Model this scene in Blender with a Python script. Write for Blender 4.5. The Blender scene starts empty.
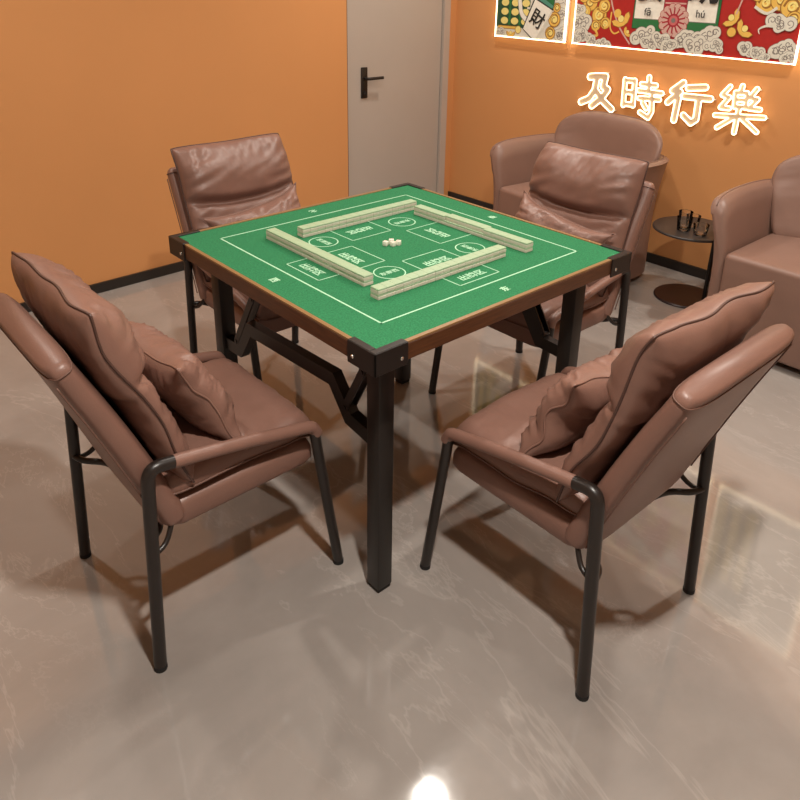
import bpy, bmesh, math, random
from mathutils import Vector, Matrix, noise
from math import sin, cos, pi, sqrt, radians
random.seed(7)
C = bpy.context.scene.collection

# ------------------------------------------------------------------ helpers
def link(name, me, parent=None):
    o = bpy.data.objects.new(name, me); C.objects.link(o)
    if parent is not None: o.parent = parent
    return o
def mesh(name, verts, faces, mats, parent=None, smooth=True, mi=None, loc=None):
    me = bpy.data.meshes.new(name)
    me.from_pydata([tuple(v) for v in verts], [], faces)
    for m in (mats if isinstance(mats, (list, tuple)) else [mats]): me.materials.append(m)
    if mi: 
        for p, k in zip(me.polygons, mi): p.material_index = k
    if smooth: me.polygons.foreach_set('use_smooth', [True]*len(me.polygons))
    me.update()
    o = link(name, me, parent)
    if loc: o.location = loc
    return o
class MB:
    """collects shapes for ONE mesh object"""
    def __init__(s): s.bm = bmesh.new(); s.m = 0
    def _take(s, verts, faces, mat=None):
        vs = [s.bm.verts.new(v) for v in verts]
        for f in faces:
            try: fc = s.bm.faces.new([vs[i] for i in f]); fc.material_index = s.m if mat is None else mat
            except ValueError: pass
    def box(s, lo, hi, bev=0, M=None, seg=2, mat=None):
        b = bmesh.new()
        bmesh.ops.create_cube(b, size=1)
        c = [(lo[i]+hi[i])/2 for i in range(3)]; d = [abs(hi[i]-lo[i]) for i in range(3)]
        for v in b.verts: v.co = Vector((c[i]+v.co[i]*d[i] for i in range(3)))
        if bev: bmesh.ops.bevel(b, geom=list(b.edges), offset=bev, segments=seg, profile=.5, affect='EDGES')
        if M is not None: bmesh.ops.transform(b, matrix=M, verts=b.verts)
        b.verts.index_update()
        s._take([v.co.copy() for v in b.verts], [[v.index for v in f.verts] for f in b.faces], mat); b.free(); return s
    def tube(s, pts, r, n=12, closed=False, mat=None, rs=None, sq=None):
        pts = [Vector(p) for p in pts]; N = len(pts); T = []
        for i in range(N):
            a = pts[(i-1) % N] if (closed or i > 0) else pts[i]
            b = pts[(i+1) % N] if (closed or i < N-1) else pts[i]
            T.append((b-a).normalized())
        up = Vector((0,0,1)) if abs(T[0].z) < .9 else Vector((1,0,0))
        nrm = (up - T[0]*up.dot(T[0])).normalized(); vs = []
        for i in range(N):
            nrm = (nrm - T[i]*nrm.dot(T[i])).normalized(); bn = T[i].cross(nrm)
            rr = rs[i] if rs else r
            for k in range(n):
                a = 2*pi*k/n + (pi/n if sq else 0)
                vs.append(pts[i] + (nrm*cos(a) + bn*sin(a))*rr)
        fs = []
        for i in range(N if closed else N-1):
            j = (i+1) % N
            for k in range(n):
                fs.append((i*n+k, i*n+(k+1) % n, j*n+(k+1) % n, j*n+k))
        if not closed: fs += [tuple(range(n))[::-1], tuple((N-1)*n+k for k in range(n))]
        s._take(vs, fs, mat); return s
    def bar(s, pts, w, h, up=(0,0,1), mat=None):
        """rectangular bar with mitred corners along a planar polyline; h is measured along the in-plane normal, w along 'side' """
        pts = [Vector(p) for p in pts]; side = Vector(up).normalized(); vs = []; N = len(pts)
        for i in range(N):
            t0 = (pts[i]-pts[i-1]).normalized() if i > 0 else None
            t1 = (pts[i+1]-pts[i]).normalized() if i < N-1 else None
            t = ((t0 or t1)+(t1 or t0)).normalized(); n = t.cross(side).normalized()
            k = 1/max(.35, t.dot(t0 or t1))
            for a, b in ((-1,-1),(1,-1),(1,1),(-1,1)): vs.append(pts[i] + side*a*w/2 + n*b*k*h/2)
        fs = [(i*4+k, i*4+(k+1)%4, i*4+4+(k+1)%4, i*4+4+k) for i in range(N-1) for k in range(4)]
        fs += [(3,2,1,0), tuple((N-1)*4+k for k in range(4))]
        s._take(vs, fs, mat); return s
    def lathe(s, prof, n=32, c=(0,0,0), mat=None, close=False):
        vs = []; fs = []
        for r, z in prof:
            for k in range(n): vs.append((c[0]+r*cos(2*pi*k/n), c[1]+r*sin(2*pi*k/n), c[2]+z))
        for i in range(len(prof)-1):
            for k in range(n): fs.append((i*n+k, i*n+(k+1)%n, (i+1)*n+(k+1)%n, (i+1)*n+k))
        if close:
            fs.append(tuple(range(n))[::-1]); L = len(prof)-1; fs.append(tuple(L*n+k for k in range(n)))
        s._take(vs, fs, mat); return s
    def poly(s, pts, mat=None): s._take(pts, [tuple(range(len(pts)))], mat); return s
    def build(s, name, mats, parent=None, smooth=False, loc=None, ang=None):
        bmesh.ops.recalc_face_normals(s.bm, faces=s.bm.faces)
        me = bpy.data.meshes.new(name); s.bm.to_mesh(me); s.bm.free()
        for m in (mats if isinstance(mats, (list, tuple)) else [mats]): me.materials.append(m)
        if smooth or ang:
            me.polygons.foreach_set('use_smooth', [True]*len(me.polygons))
            if ang: me.set_sharp_from_angle(angle=radians(ang))
        o = link(name, me, parent)
        if loc: o.location = loc
        return o
def empty(name, loc=(0,0,0), rz=0):
    o = bpy.data.objects.new(name, None); C.objects.link(o); o.location = loc; o.rotation_euler = (0,0,rz)
    o.empty_display_size = .05; return o
def tag(o, label, cat, group=None):
    o['label'] = label; o['category'] = cat
    if group: o['group'] = group
    return o
def struct(o): o['kind'] = 'structure'; return o
def smoothcurve(pts, n=6, closed=False):
    """Catmull-Rom"""
    P = [Vector(p) for p in pts]; N = len(P); out = []
    rng = range(N) if closed else range(N-1)
    for i in rng:
        g = lambda k: P[k % N] if closed else P[max(0, min(N-1, k))]
        a, b, c, d = g(i-1), g(i), g(i+1), g(i+2)
        for k in range(n):
            t = k/n
            out.append(.5*((2*b)+(c-a)*t+(2*a-5*b+4*c-d)*t*t+(3*b-a-3*c+d)*t**3))
    if not closed: out.append(P[-1])
    return out
def fillet(pts, r, n=6):
    P = [Vector(p) for p in pts]; out = [P[0]]
    for i in range(1, len(P)-1):
        a = (P[i-1]-P[i]); b = (P[i+1]-P[i]); rr = min(r, a.length*.49, b.length*.49)
        p0 = P[i]+a.normalized()*rr; p1 = P[i]+b.normalized()*rr
        for k in range(n+1):
            t = k/n; out.append((1-t)**2*p0+2*t*(1-t)*P[i]+t*t*p1)
    out.append(P[-1]); return out

# ------------------------------------------------------------------ materials
def lin(c): return tuple((x/12.92 if x <= .04045 else ((x+.055)/1.055)**2.4) for x in (v/255 for v in c))+(1,)
def mat(name, col, rough=.5, metal=0, spec=.5, noise_amt=0, nscale=20, bump=0, bscale=200, coat=0, emis=None, estr=0, sheen=0, trans=0, ior=1.5):
    m = bpy.data.materials.new(name); m.use_nodes = True; nt = m.node_tree; b = nt.nodes['Principled BSDF']
    b.inputs['Base Color'].default_value = col; b.inputs['Roughness'].default_value = rough
    b.inputs['Metallic'].default_value = metal; b.inputs['Specular IOR Level'].default_value = spec
    b.inputs['Coat Weight'].default_value = coat; b.inputs['Sheen Weight'].default_value = sheen
    b.inputs['Transmission Weight'].default_value = trans; b.inputs['IOR'].default_value = ior
    if emis: b.inputs['Emission Color'].default_value = emis; b.inputs['Emission Strength'].default_value = estr
    tc = nt.nodes.new('ShaderNodeTexCoord')
    if noise_amt:
        n = nt.nodes.new('ShaderNodeTexNoise'); n.inputs['Scale'].default_value = nscale; n.inputs['Detail'].default_value = 4
        nt.links.new(tc.outputs['Object'], n.inputs['Vector'])
        mp = nt.nodes.new('ShaderNodeMapRange'); mp.inputs['To Min'].default_value = 1-noise_amt; mp.inputs['To Max'].default_value = 1+noise_amt
        mp.inputs['From Min'].default_value = .3; mp.inputs['From Max'].default_value = .7
        nt.links.new(n.outputs['Fac'], mp.inputs['Value'])
        h = nt.nodes.new('ShaderNodeHueSaturation'); h.inputs['Color'].default_value = col
        nt.links.new(mp.outputs['Result'], h.inputs['Value']); nt.links.new(h.outputs['Color'], b.inputs['Base Color'])
    if bump:
        n = nt.nodes.new('ShaderNodeTexNoise'); n.inputs['Scale'].default_value = bscale; n.inputs['Detail'].default_value = 3
        nt.links.new(tc.outputs['Object'], n.inputs['Vector'])
        bp = nt.nodes.new('ShaderNodeBump'); bp.inputs['Strength'].default_value = bump; bp.inputs['Distance'].default_value = .002
        nt.links.new(n.outputs['Fac'], bp.inputs['Height']); nt.links.new(bp.outputs['Normal'], b.inputs['Normal'])
    return m
LEATHER = mat('brown_leather', (.215,.112,.084,1), .42, noise_amt=.06, nscale=9, bump=.16, bscale=330, spec=.5)
LEATHER2 = mat('taupe_leather', (.245,.142,.108,1), .42, noise_amt=.05, nscale=8, bump=.14, bscale=350)
PIPING = mat('piping_leather', (.075,.034,.025,1), .5)
STITCH = mat('stitch_thread', (.14,.07,.05,1), .6)
BLACKM = mat('dark_metal', (.011,.008,.0065,1), .40, spec=.5, bump=.05, bscale=500)
CHAIRM = mat('chair_tube_metal', (.017,.012,.010,1), .36, spec=.5)
RUBBER = mat('black_rubber', (.008,.008,.008,1), .7)
CHROME = mat('bright_screw', (.75,.74,.7,1), .25, metal=1)
FELT = mat('green_felt', (.031,.186,.078,1), .95, noise_amt=.24, nscale=260, bump=.5, bscale=900, spec=.15)
PRINT = mat('white_print', (.40,.68,.46,1), .85, spec=.2)
BONE = mat('tile_ivory', (.60,.55,.45,1), .35)
TGREEN = mat('tile_pale_green', (.35,.47,.30,1), .38)
DICE = mat('dice_white', (.8,.78,.66,1), .35)
PIP = mat('dice_pip', (.5,.05,.04,1), .5)
PANELU = mat('underside_panel', (.05,.03,.02,1), .7)
DOORM = mat('door_grey_paint', (.46,.40,.35,1), .5, noise_amt=.02, nscale=3)
DARKB = mat('skirting_black', (.02,.015,.012,1), .4)
CEILM = mat('ceiling_white', (.75,.72,.68,1), .9)
BACKW = mat('plain_plaster', (.62,.52,.43,1), .9)
SIDETOP = mat('side_table_black', (.028,.022,.020,1), .38, noise_amt=.3, nscale=15)
def glass_mat():
    m = bpy.data.materials.new('clear_glass'); m.use_nodes = True; nt = m.node_tree; nt.nodes.clear()
    o = nt.nodes.new('ShaderNodeOutputMaterial'); mx = nt.nodes.new('ShaderNodeMixShader'); t = nt.nodes.new('ShaderNodeBsdfTransparent'); g = nt.nodes.new('ShaderNodeBsdfGlossy'); f = nt.nodes.new('ShaderNodeFresnel')
    t.inputs['Color'].default_value = (.975,.98,.975,1); g.inputs['Roughness'].default_value = .03; f.inputs['IOR'].default_value = 1.6
    nt.links.new(f.outputs[0], mx.inputs[0]); nt.links.new(t.outputs[0], mx.inputs[1]); nt.links.new(g.outputs[0], mx.inputs[2]); nt.links.new(mx.outputs[0], o.inputs[0]); return m
GLASS = glass_mat()
NEON = mat('warm_neon', (1,.9,.7,1), .4, emis=(1,.80,.47,1), estr=3.4)
LEDM = mat('led_strip', (1,.95,.85,1), .4, emis=(1,.80,.50,1), estr=4.2)
ACRYL = mat('sign_acrylic', (.66,.52,.38,1), .35)
LAMPM = mat('lamp_lens', (1,1,1,1), .4, emis=(1,.93,.82,1), estr=60)
BEZEL = mat('lamp_bezel', (.7,.68,.64,1), .4)

def wood_mat():
    m = bpy.data.materials.new('table_edge_wood'); m.use_nodes = True; nt = m.node_tree; b = nt.nodes['Principled BSDF']
    tc = nt.nodes.new('ShaderNodeTexCoord'); mp = nt.nodes.new('ShaderNodeMapping'); mp.inputs['Scale'].default_value = (6,6,70)
    nt.links.new(tc.outputs['Object'], mp.inputs['Vector'])
    n = nt.nodes.new('ShaderNodeTexNoise'); n.inputs['Scale'].default_value = 3; n.inputs['Detail'].default_value = 5
    nt.links.new(mp.outputs['Vector'], n.inputs['Vector'])
    r = nt.nodes.new('ShaderNodeValToRGB'); r.color_ramp.elements[0].position = .3; r.color_ramp.elements[0].color = (.060,.020,.007,1)
    r.color_ramp.elements[1].position = .75; r.color_ramp.elements[1].color = (.112,.040,.013,1)
    nt.links.new(n.outputs['Fac'], r.inputs['Fac']); nt.links.new(r.outputs['Color'], b.inputs['Base Color'])
    b.inputs['Roughness'].default_value = .4
    return m
WOOD = wood_mat()
TRIMW = mat('gilt_edge_trim', (.25,.14,.055,1), .35)

def floor_mat():
    m = bpy.data.materials.new('polished_marble_tile'); m.use_nodes = True; nt = m.node_tree; b = nt.nodes['Principled BSDF']; L = nt.links.new
    tc = nt.nodes.new('ShaderNodeTexCoord')
    def N(scale, detail, rough=.5, dist=0, vec=None):
        n = nt.nodes.new('ShaderNodeTexNoise'); n.inputs['Scale'].default_value = scale; n.inputs['Detail'].default_value = detail
        n.inputs['Roughness'].default_value = rough; n.inputs['Distortion'].default_value = dist
        L(vec or tc.outputs['Object'], n.inputs['Vector']); return n
    base = N(1.6, 6, .6, .4)
    r = nt.nodes.new('ShaderNodeValToRGB'); e = r.color_ramp.elements
    e[0].position = .30; e[0].color = (.262,.234,.214,1); e[1].position = .70; e[1].color = (.372,.333,.305,1)
    L(base.outputs['Fac'], r.inputs['Fac'])
    # veins: thin ridges where a stretched noise crosses .5
    mp = nt.nodes.new('ShaderNodeMapping'); mp.inputs['Rotation'].default_value = (0,0,radians(22)); mp.inputs['Scale'].default_value = (1.5,.45,1)
    L(tc.outputs['Object'], mp.inputs['Vector'])
    def ridge(n, w, thr=.5):
        a = nt.nodes.new('ShaderNodeMath'); a.operation = 'SUBTRACT'; a.inputs[1].default_value = thr; L(n.outputs['Fac'], a.inputs[0])
        c = nt.nodes.new('ShaderNodeMath'); c.operation = 'ABSOLUTE'; L(a.outputs[0], c.inputs[0])
        d = nt.nodes.new('ShaderNodeMapRange'); d.inputs['From Min'].default_value = 0; d.inputs['From Max'].default_value = w
        d.inputs['To Min'].default_value = 1; d.inputs['To Max'].default_value = 0; L(c.outputs[0], d.inputs['Value']); return d
    v1 = ridge(N(1.3, 7, .62, .5, mp.outputs['Vector']), .0075)
    v2 = ridge(N(3.1, 8, .66, .8, mp.outputs['Vector']), .010, .54)
    mask = N(1.1, 2); mr = nt.nodes.new('ShaderNodeMapRange'); mr.inputs['From Min'].default_value = .42; mr.inputs['From Max'].default_value = .62
    L(mask.outputs['Fac'], mr.inputs['Value'])
    m2 = nt.nodes.new('ShaderNodeMath'); m2.operation = 'MULTIPLY'; L(v2.outputs[0], m2.inputs[0]); L(mr.outputs[0], m2.inputs[1])
    m1 = nt.nodes.new('ShaderNodeMath'); m1.operation = 'MULTIPLY'; L(v1.outputs[0], m1.inputs[0]); m1.inputs[1].default_value = .75
    mx = nt.nodes.new('ShaderNodeMath'); mx.operation = 'MAXIMUM'; L(m1.outputs[0], mx.inputs[0]); L(m2.outputs[0], mx.inputs[1])
    k = nt.nodes.new('ShaderNodeMath'); k.operation = 'MULTIPLY'; L(mx.outputs[0], k.inputs[0]); k.inputs[1].default_value = .17
    mix = nt.nodes.new('ShaderNodeMix'); mix.data_type = 'RGBA'; L(k.outputs[0], mix.inputs[0]); L(r.outputs['Color'], mix.inputs[6]); mix.inputs[7].default_value = (.72,.66,.60,1)
    L(mix.outputs[2], b.inputs['Base Color'])
    b.inputs['Roughness'].default_value = .07; b.inputs['Specular IOR Level'].default_value = .85
    fine = N(60, 3); fr = nt.nodes.new('ShaderNodeMapRange'); fr.inputs['To Min'].default_value = .045; fr.inputs['To Max'].default_value = .085; L(fine.outputs['Fac'], fr.inputs['Value']); L(fr.outputs[0], b.inputs['Roughness'])
    return m
FLOORM = floor_mat()
def wall_mat():
    m = mat('orange_wall_paint', (.65,.300,.112,1), .55, noise_amt=.025, nscale=1.5, bump=.12, bscale=160, spec=.3)
    return m
ORANGE = wall_mat()

# ------------------------------------------------------------------ room
X1, Y0, YA, SL, CZ = 2.14, -3.3, 1.838, .03, 2.45     # right wall x, near end, left wall y at x=0, its slope, ceiling height
XN = -3.1
def yl(x): return YA + SL*x
struct(MB().box((XN-.1, Y0-.1, -.06), (X1+.3, 2.2, 0)).build('floor', FLOORM))
struct(MB().box((XN-.1, Y0-.1, CZ), (X1+.3, 2.2, CZ+.08)).build('ceiling', CEILM))
def slab(name, x0, x1, z0, z1, m, off=0.0, th=.10):
    """piece of the far-left wall between x0 and x1"""
    w = MB(); vs = []
    for z in (z0, z1):
        vs += [(x0, yl(x0)+off, z), (x1, yl(x1)+off, z), (x1, yl(x1)+off+th, z), (x0, yl(x0)+off+th, z)]
    w._take(vs, [(0,1,2,3),(7,6,5,4),(0,4,5,1),(1,5,6,2),(2,6,7,3),(3,7,4,0)])
    return w
DX0, DX1, DH = 1.288, 2.085, 2.05
lw = slab('w', XN-.1, DX0, 0, CZ, ORANGE)
for a in ((DX0, DX1, DH, CZ), (DX1, X1+.02, 0, CZ)):
    s2 = slab('w', a[0], a[1], a[2], a[3], ORANGE); me_ = bpy.data.meshes.new('t'); s2.bm.to_mesh(me_); lw.bm.from_mesh(me_); bpy.data.meshes.remove(me_)
struct(lw.build('wall_left', ORANGE))
struct(MB().box((X1, Y0, 0), (X1+.1, yl(X1)+.1, CZ)).build('wall_right', ORANGE))
struct(MB().box((XN, Y0-.1, 0), (X1+.1, Y0, CZ)).build('wall_near', BACKW))
struct(MB().box((XN-.1, Y0, 0), (XN, yl(XN), CZ)).build('wall_far_left', BACKW))
struct(slab('b', XN, DX0-.006, 0.001, .047, DARKB, -.012, .0115).build('baseboard_left', DARKB))
struct(MB().box((X1-.012, Y0+.01, .001), (X1-.0005, yl(X1)-.002, .05)).build('baseboard_right', DARKB))
# door (in the left wall, next to the corner)
door = struct(slab('d', DX0+.008, 2.028, .006, DH-.01, DOORM, .012, .05).build('door_1', DOORM))
fr = slab('f', 2.034, DX1-.001, .001, DH-.004, DOORM, -.006, .07)
struct(fr.build('trim_1', mat('door_frame_paint', (.49,.42,.365,1), .45)))
struct(slab('f', DX0+.0005, DX0+.007, .001, DH-.004, BLACKM, .004, .05).build('trim_2', mat('door_seal_dark', (.10,.055,.035,1), .6)))
struct(slab('f', 2.0285, 2.0335, .001, DH-.004, BLACKM, .016, .04).build('door_gap_shade_strip', mat('door_gap_shadow', (.12,.10,.085,1), .7)))  # dark-coloured strip standing in for the shade in the door gap
hx, hy = 1.415, yl(1.415)+.012
hb = MB(); hb.box((hx-.022, hy-.010, .722), (hx+.022, hy-.0005, .892), .004); hdl = hb.build('door_handle', BLACKM, door, ang=35)
lv = MB(); lv.tube(fillet([(hx, hy-.010, .832), (hx, hy-.045, .832), (hx+.105, hy-.045, .832)], .012), .0085, 12); lv.build('lever', BLACKM, hdl, ang=35)
kc = MB(); kc.lathe([(.0, 0), (.012, 0), (.012, .006), (.0, .006)], 16); o = kc.build('keyhole', RUBBER, hdl, ang=35); o.rotation_euler = (pi/2,0,0); o.location = (hx, hy-.010, .752)

# ------------------------------------------------------------------ ceiling lamps
def downlight(x, y, watts, label, rad=.05, spread=160, col=(1,.93,.84), size=.10):
    t = tag(empty('downlight', (x, y, CZ)), label, 'ceiling light', 'ceiling downlights')
    MB().lathe([(rad, -.0005), (rad+.018, -.0005), (rad+.016, -.008), (rad, -.006)], 28, close=False).build('bezel', BEZEL, t, ang=40)
    MB().lathe([(0.0005, -.004), (rad, -.004), (rad, -.0008), (.0005, -.0008)], 28).build('lens', LAMPM, t, ang=40)
    ld = bpy.data.lights.new('lamp_light', 'AREA'); ld.shape = 'DISK'; ld.size = size; ld.energy = watts; ld.color = col; ld.spread = radians(spread)
    l = bpy.data.objects.new('lamp_light', ld); C.objects.link(l); l.parent = t; l.location = (0,0,-.012)
    return t
downlight(-.80, -1.20, 46, 'round ceiling downlight above the near end of the room, outside the picture')
downlight(.545, .30, 13, 'round ceiling downlight right above the green table')
downlight(-.95, 1.25, 13, 'round ceiling downlight near the plain orange wall')
downlight(1.35, -.9, 24, 'round ceiling downlight above the right-hand lounge armchair')
downlight(1.45, 1.15, 13, 'round ceiling downlight in front of the grey door')

# ------------------------------------------------------------------ table
H = .708; TH = .44
table = tag(empty('mahjong_table', (0,0,0)), 'square folding mahjong table with green felt top, wooden edge and black steel legs', 'table')
fb = MB(); fb.box((-TH+.012, -TH+.012, H-.012), (TH-.012, TH-.012, H-.001), .001); fb.build('felt_top', FELT, table)
rim = MB()
for k in range(4):
    M = Matrix.Rotation(k*pi/2, 4, 'Z')
    rim.box((-TH, -TH, H-.042), (TH-.012, -TH+.012, H-.0035), .0015, M, 1)
rim.build('wooden_edge', WOOD, table)
tr = MB()
for k in range(4):
    M = Matrix.Rotation(k*pi/2, 4, 'Z')
    tr.box((-TH+.0006, -TH+.0006, H-.0035), (TH-.0115, -TH+.0112, H+.0006), .0004, M, 1)
tr.build('edge_trim', TRIMW, table)
MB().box((-TH+.012, -TH+.012, H-.036), (TH-.012, TH-.012, H-.0125)).build('underside', PANELU, table)
for k, (sx, sy) in enumerate(((-1,-1),(1,-1),(1,1),(-1,1))):
    br = MB(); lo, hi, e = H-.049, H+.0022, .004
    L_ = .088
    X = lambda a: sx*(TH+e-a)
    Y = lambda a: sy*(TH+e-a)
    def bx(a0, a1, b0, b1, z0, z1): br.box((min(X(a0),X(a1)), min(Y(b0),Y(b1)), z0), (max(X(a0),X(a1)), max(Y(b0),Y(b1)), z1), .0012, seg=1)
    bx(0, L_, 0, .0045, lo, hi); bx(0, .0045, 0, L_, lo, hi)
    bx(.001, L_-.001, .001, .019, hi-.003, hi+.0006); bx(.001, .019, .019, L_-.001, hi-.003, hi+.0006)
    b = br.build('corner_bracket', BLACKM, table)
    for ax in (0, 1):
        sc = MB(); sc.lathe([(0.0001, 0), (.0048, 0), (.0042, .002), (.0001, .0026)], 14)
        s = sc.build('screw', CHROME, b, smooth=True)
        if ax == 0: s.location = (sx*(TH+.004), sy*(TH-.066), H-.030); s.rotation_euler = (0, sx*pi/2, 0)
        else: s.location = (sx*(TH-.066), sy*(TH+.004), H-.030); s.rotation_euler = (-sy*pi/2, 0, 0)
LG = .345; lw_ = .022
for sx in (-1, 1):
    for sy in (-1, 1):
        lg = MB(); cx, cy = sx*LG, sy*LG
        lg.box((cx-lw_, cy-lw_, .012), (cx+lw_, cy+lw_, H-.037), .0035, seg=2)
        l = lg.build('leg', BLACKM, table, ang=40)
        MB().box((cx-lw_+.003, cy-lw_+.003, .0005), (cx+lw_-.003, cy+lw_-.003, .0125), .002).build('rubber_foot', RUBBER, l)
    # bent stretcher joining the two legs of this side
    pts = [(sx*LG, .325, .400), (sx*LG, .250, .405), (sx*LG, .193, .492), (sx*LG, -.180, .508), (sx*LG, -.243, .430), (sx*LG, -.325, .418)]
    pts = [(a, -sx*b, c) for a, b, c in pts]
    MB().bar(pts, .026, .036, (1,0,0)).build('stretcher', BLACKM, table)
    for ln in (((.262, .430), (.165, .590), (.135, H-.036)), ((-.232, .455), (-.296, .575), (-.318, H-.036))):
        st = MB()
        for dx in (-.012, .012): st.bar([(sx*LG+dx, -sx*a, b) for a, b in ln], .004, .020, (1,0,0))
        for a, b in (ln[0], ln[1]): st.tube([(sx*LG-.016, -sx*a, b), (sx*LG+.016, -sx*a, b)], .006, 10)
        st.build('folding_strut', BLACKM, table)
# printed felt
zp = H-.0008
def flat_text(body, size, loc, rz, mat_, parent, name='lettering', rx=0, extrude=0.0004, bold=.0, mtx=None):
    cu = bpy.data.curves.new(name, 'FONT'); cu.body = body; cu.size = size; cu.align_x = 'CENTER'; cu.align_y = 'CENTER'
    cu.extrude = extrude; cu.offset = bold; cu.resolution_u = 3
    t = bpy.data.objects.new(name, cu); C.objects.link(t)
    dg = bpy.context.evaluated_depsgraph_get(); dg.update()
    me = bpy.data.meshes.new_from_object(t.evaluated_get(dg)); bpy.data.objects.remove(t)
    M = mtx if mtx is not None else Matrix.Translation(loc) @ Matrix.Rotation(rz, 4, 'Z') @ Matrix.Rotation(rx, 4, 'X')
    me.transform(M); me.materials.clear(); me.materials.append(mat_)
    me.name = name
    return me
def join_meshes(name, mes, m, parent):
    b = bmesh.new()
    for me in mes: b.from_mesh(me)
    me = bpy.data.meshes.new(name); b.to_mesh(me); b.free(); me.materials.append(m)
    return link(name, me, parent)
pr = MB()
def line2(a, b, w=.0030):
    a = Vector(a); b = Vector(b); d = (b-a).normalized(); n = Vector((-d.y, d.x, 0))*w/2
    a = a-d*w/2; b = b+d*w/2
    pr.poly([a-n, b-n, b+n, a+n])
q = .341
for k in range(4):
    M = Matrix.Rotation(k*pi/2, 3, 'Z')
    line2(M@Vector((-q,-q,zp+.0002)), M@Vector((q,-q,zp+.0002)), .0045)
    x0, x1, ya, yb = -.068, .070, -.100, (-.255 if k in (1, 2) else -.307)
    P = [M@Vector(v+(zp+.0002,)) for v in ((x0,ya),(x1,ya),(x1,yb),(x0,yb))]
    for i in range(4): line2(P[i], P[(i+1)%4])
    c = M@Vector((-.143,-.138,zp+.0002)); n = 40
    for i in range(n):
        a0, a1 = 2*pi*i/n, 2*pi*(i+1)/n; r0, r1 = .0375, .0408
        pr.poly([c+Vector((r0*cos(a0), r0*sin(a0),0)), c+Vector((r1*cos(a0), r1*sin(a0),0)), c+Vector((r1*cos(a1), r1*sin(a1),0)), c+Vector((r0*cos(a1), r0*sin(a1),0))])
pr.build('printed_lines', PRINT, table)
mes = []
for k in range(4):
    R = Matrix.Rotation(k*pi/2, 4, 'Z')
    def T(body, s, x, y, rot=0, bold=.0004):
        mes.append(flat_text(body, s, None, 0, PRINT, None, mtx=R @ Matrix.Translation((x, y, zp+.0003)) @ Matrix.Rotation(rot, 4, 'Z'), bold=bold, extrude=.0001))
    T('出牌区', .029, .001, -.158, bold=.0008)
    if k in (0, 3): T('出牌区', .029, .001, -.280, bold=.0006)
    T('东南西', .019, -.143, -.138, 0, .0004); T('东南北西'[k], .024, 0, -.388, 0, .0008)
for me_ in mes: link('printed_lettering', me_, table)

# ------------------------------------------------------------------ mahjong tiles, dice
tw, td, tz = .0254, .029, .0134
def tile_mesh():
    b = MB(); g = .0001
    b.box((-tw/2+g, -td/2, 0), (tw/2-g, td/2, tz*.62), .0009, seg=1, mat=0)
    b.box((-tw/2+g, -td/2+.0004, tz*.60), (tw/2-g, td/2-.0004, tz-.0001), .0009, seg=1, mat=1)
    o = b.build('mahjong_tile', [BONE, TGREEN]); return o
proto = tile_mesh(); first = True
names_side = [('front row, nearest the camera', (-.272, -.2345), (.163, -.2330)), ('left row, beside the plain orange wall side', (-.2300, .262), (-.2340, -.168)),
              ('back row, towards the grey door', (-.163, .2170), (.262, .2170)), ('right row, towards the lounge armchairs', (.2340, .170), (.2385, -.264))]
ordn = ['first', 'second', 'third', 'fourth', 'fifth', 'sixth', 'seventh', 'eighth', 'middle', 'tenth', 'eleventh', 'twelfth', 'thirteenth', 'fourteenth', 'fifteenth', 'sixteenth', 'last']
ends = ['left end', 'far end', 'left end', 'far end']
for ri, (desc, a, b_) in enumerate(names_side):
    ax, ay = a; bx_, by = b_; n = 17; ang = math.atan2(by-ay, bx_-ax)
    for i in range(n):
        for lay in range(2):
            o = proto if first else proto.copy()
            if not first: C.objects.link(o)
            first = False
            t = (i+.5)/n; off = .0
            if ri == 3 and lay == 1 and 5 <= i <= 10: off = .007
            jit = random.uniform(-.0004, .0004)
            nx, ny = -sin(ang), cos(ang)
            o.location = (ax+(bx_-ax)*t+nx*(off+jit), ay+(by-ay)*t+ny*(off+jit), H-.0009+lay*tz)
            o.rotation_euler = (0,0,ang)
            o['pos'] = 0; del o['pos']
            tag(o, 'pale green mahjong tile %s from the %s, %s layer of the %s' % (ordn[i], ends[ri], ('bottom', 'top')[lay], desc.split(',')[0]), 'mahjong tile', 'mahjong tiles in the '+desc.split(',')[0])
# dice
def die():
    b = MB(); s = .0065; b.box((-s,-s,0), (s,s,2*s), .0016)
    d = b.build('dice', DICE, ang=40)
    p = MB()
    for (x, y) in ((-.003,-.003),(.003,.003),(0,0),(-.003,.003),(.003,-.003)): p.lathe([(0.0001, 0), (.0011, 0), (.0011, .0002), (.0001,.0003)], 8, (x, y, 2*s))
    p.build('pip', PIP, d); return d
d0 = die()
for i, (x, y, a, lab) in enumerate(((-.026, .014, .3, 'small white dice at the left of the little cluster on the table centre'), (-.004, .016, .9, 'small white dice at the back of the little cluster on the table centre'),
                                    (-.013, -.001, .1, 'small white dice in the middle of the little cluster on the table centre'), (.004, -.004, .5, 'small white dice at the right of the little cluster on the table centre'))):
    if i == 0: d = d0
    else:
        d = d0.copy(); C.objects.link(d)
        for ch in d0.children: c2 = ch.copy(); C.objects.link(c2); c2.parent = d
    d.location = (x, y, H-.0008); d.rotation_euler = (0,0,a); tag(d, lab, 'dice', 'dice on the table centre')

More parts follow.
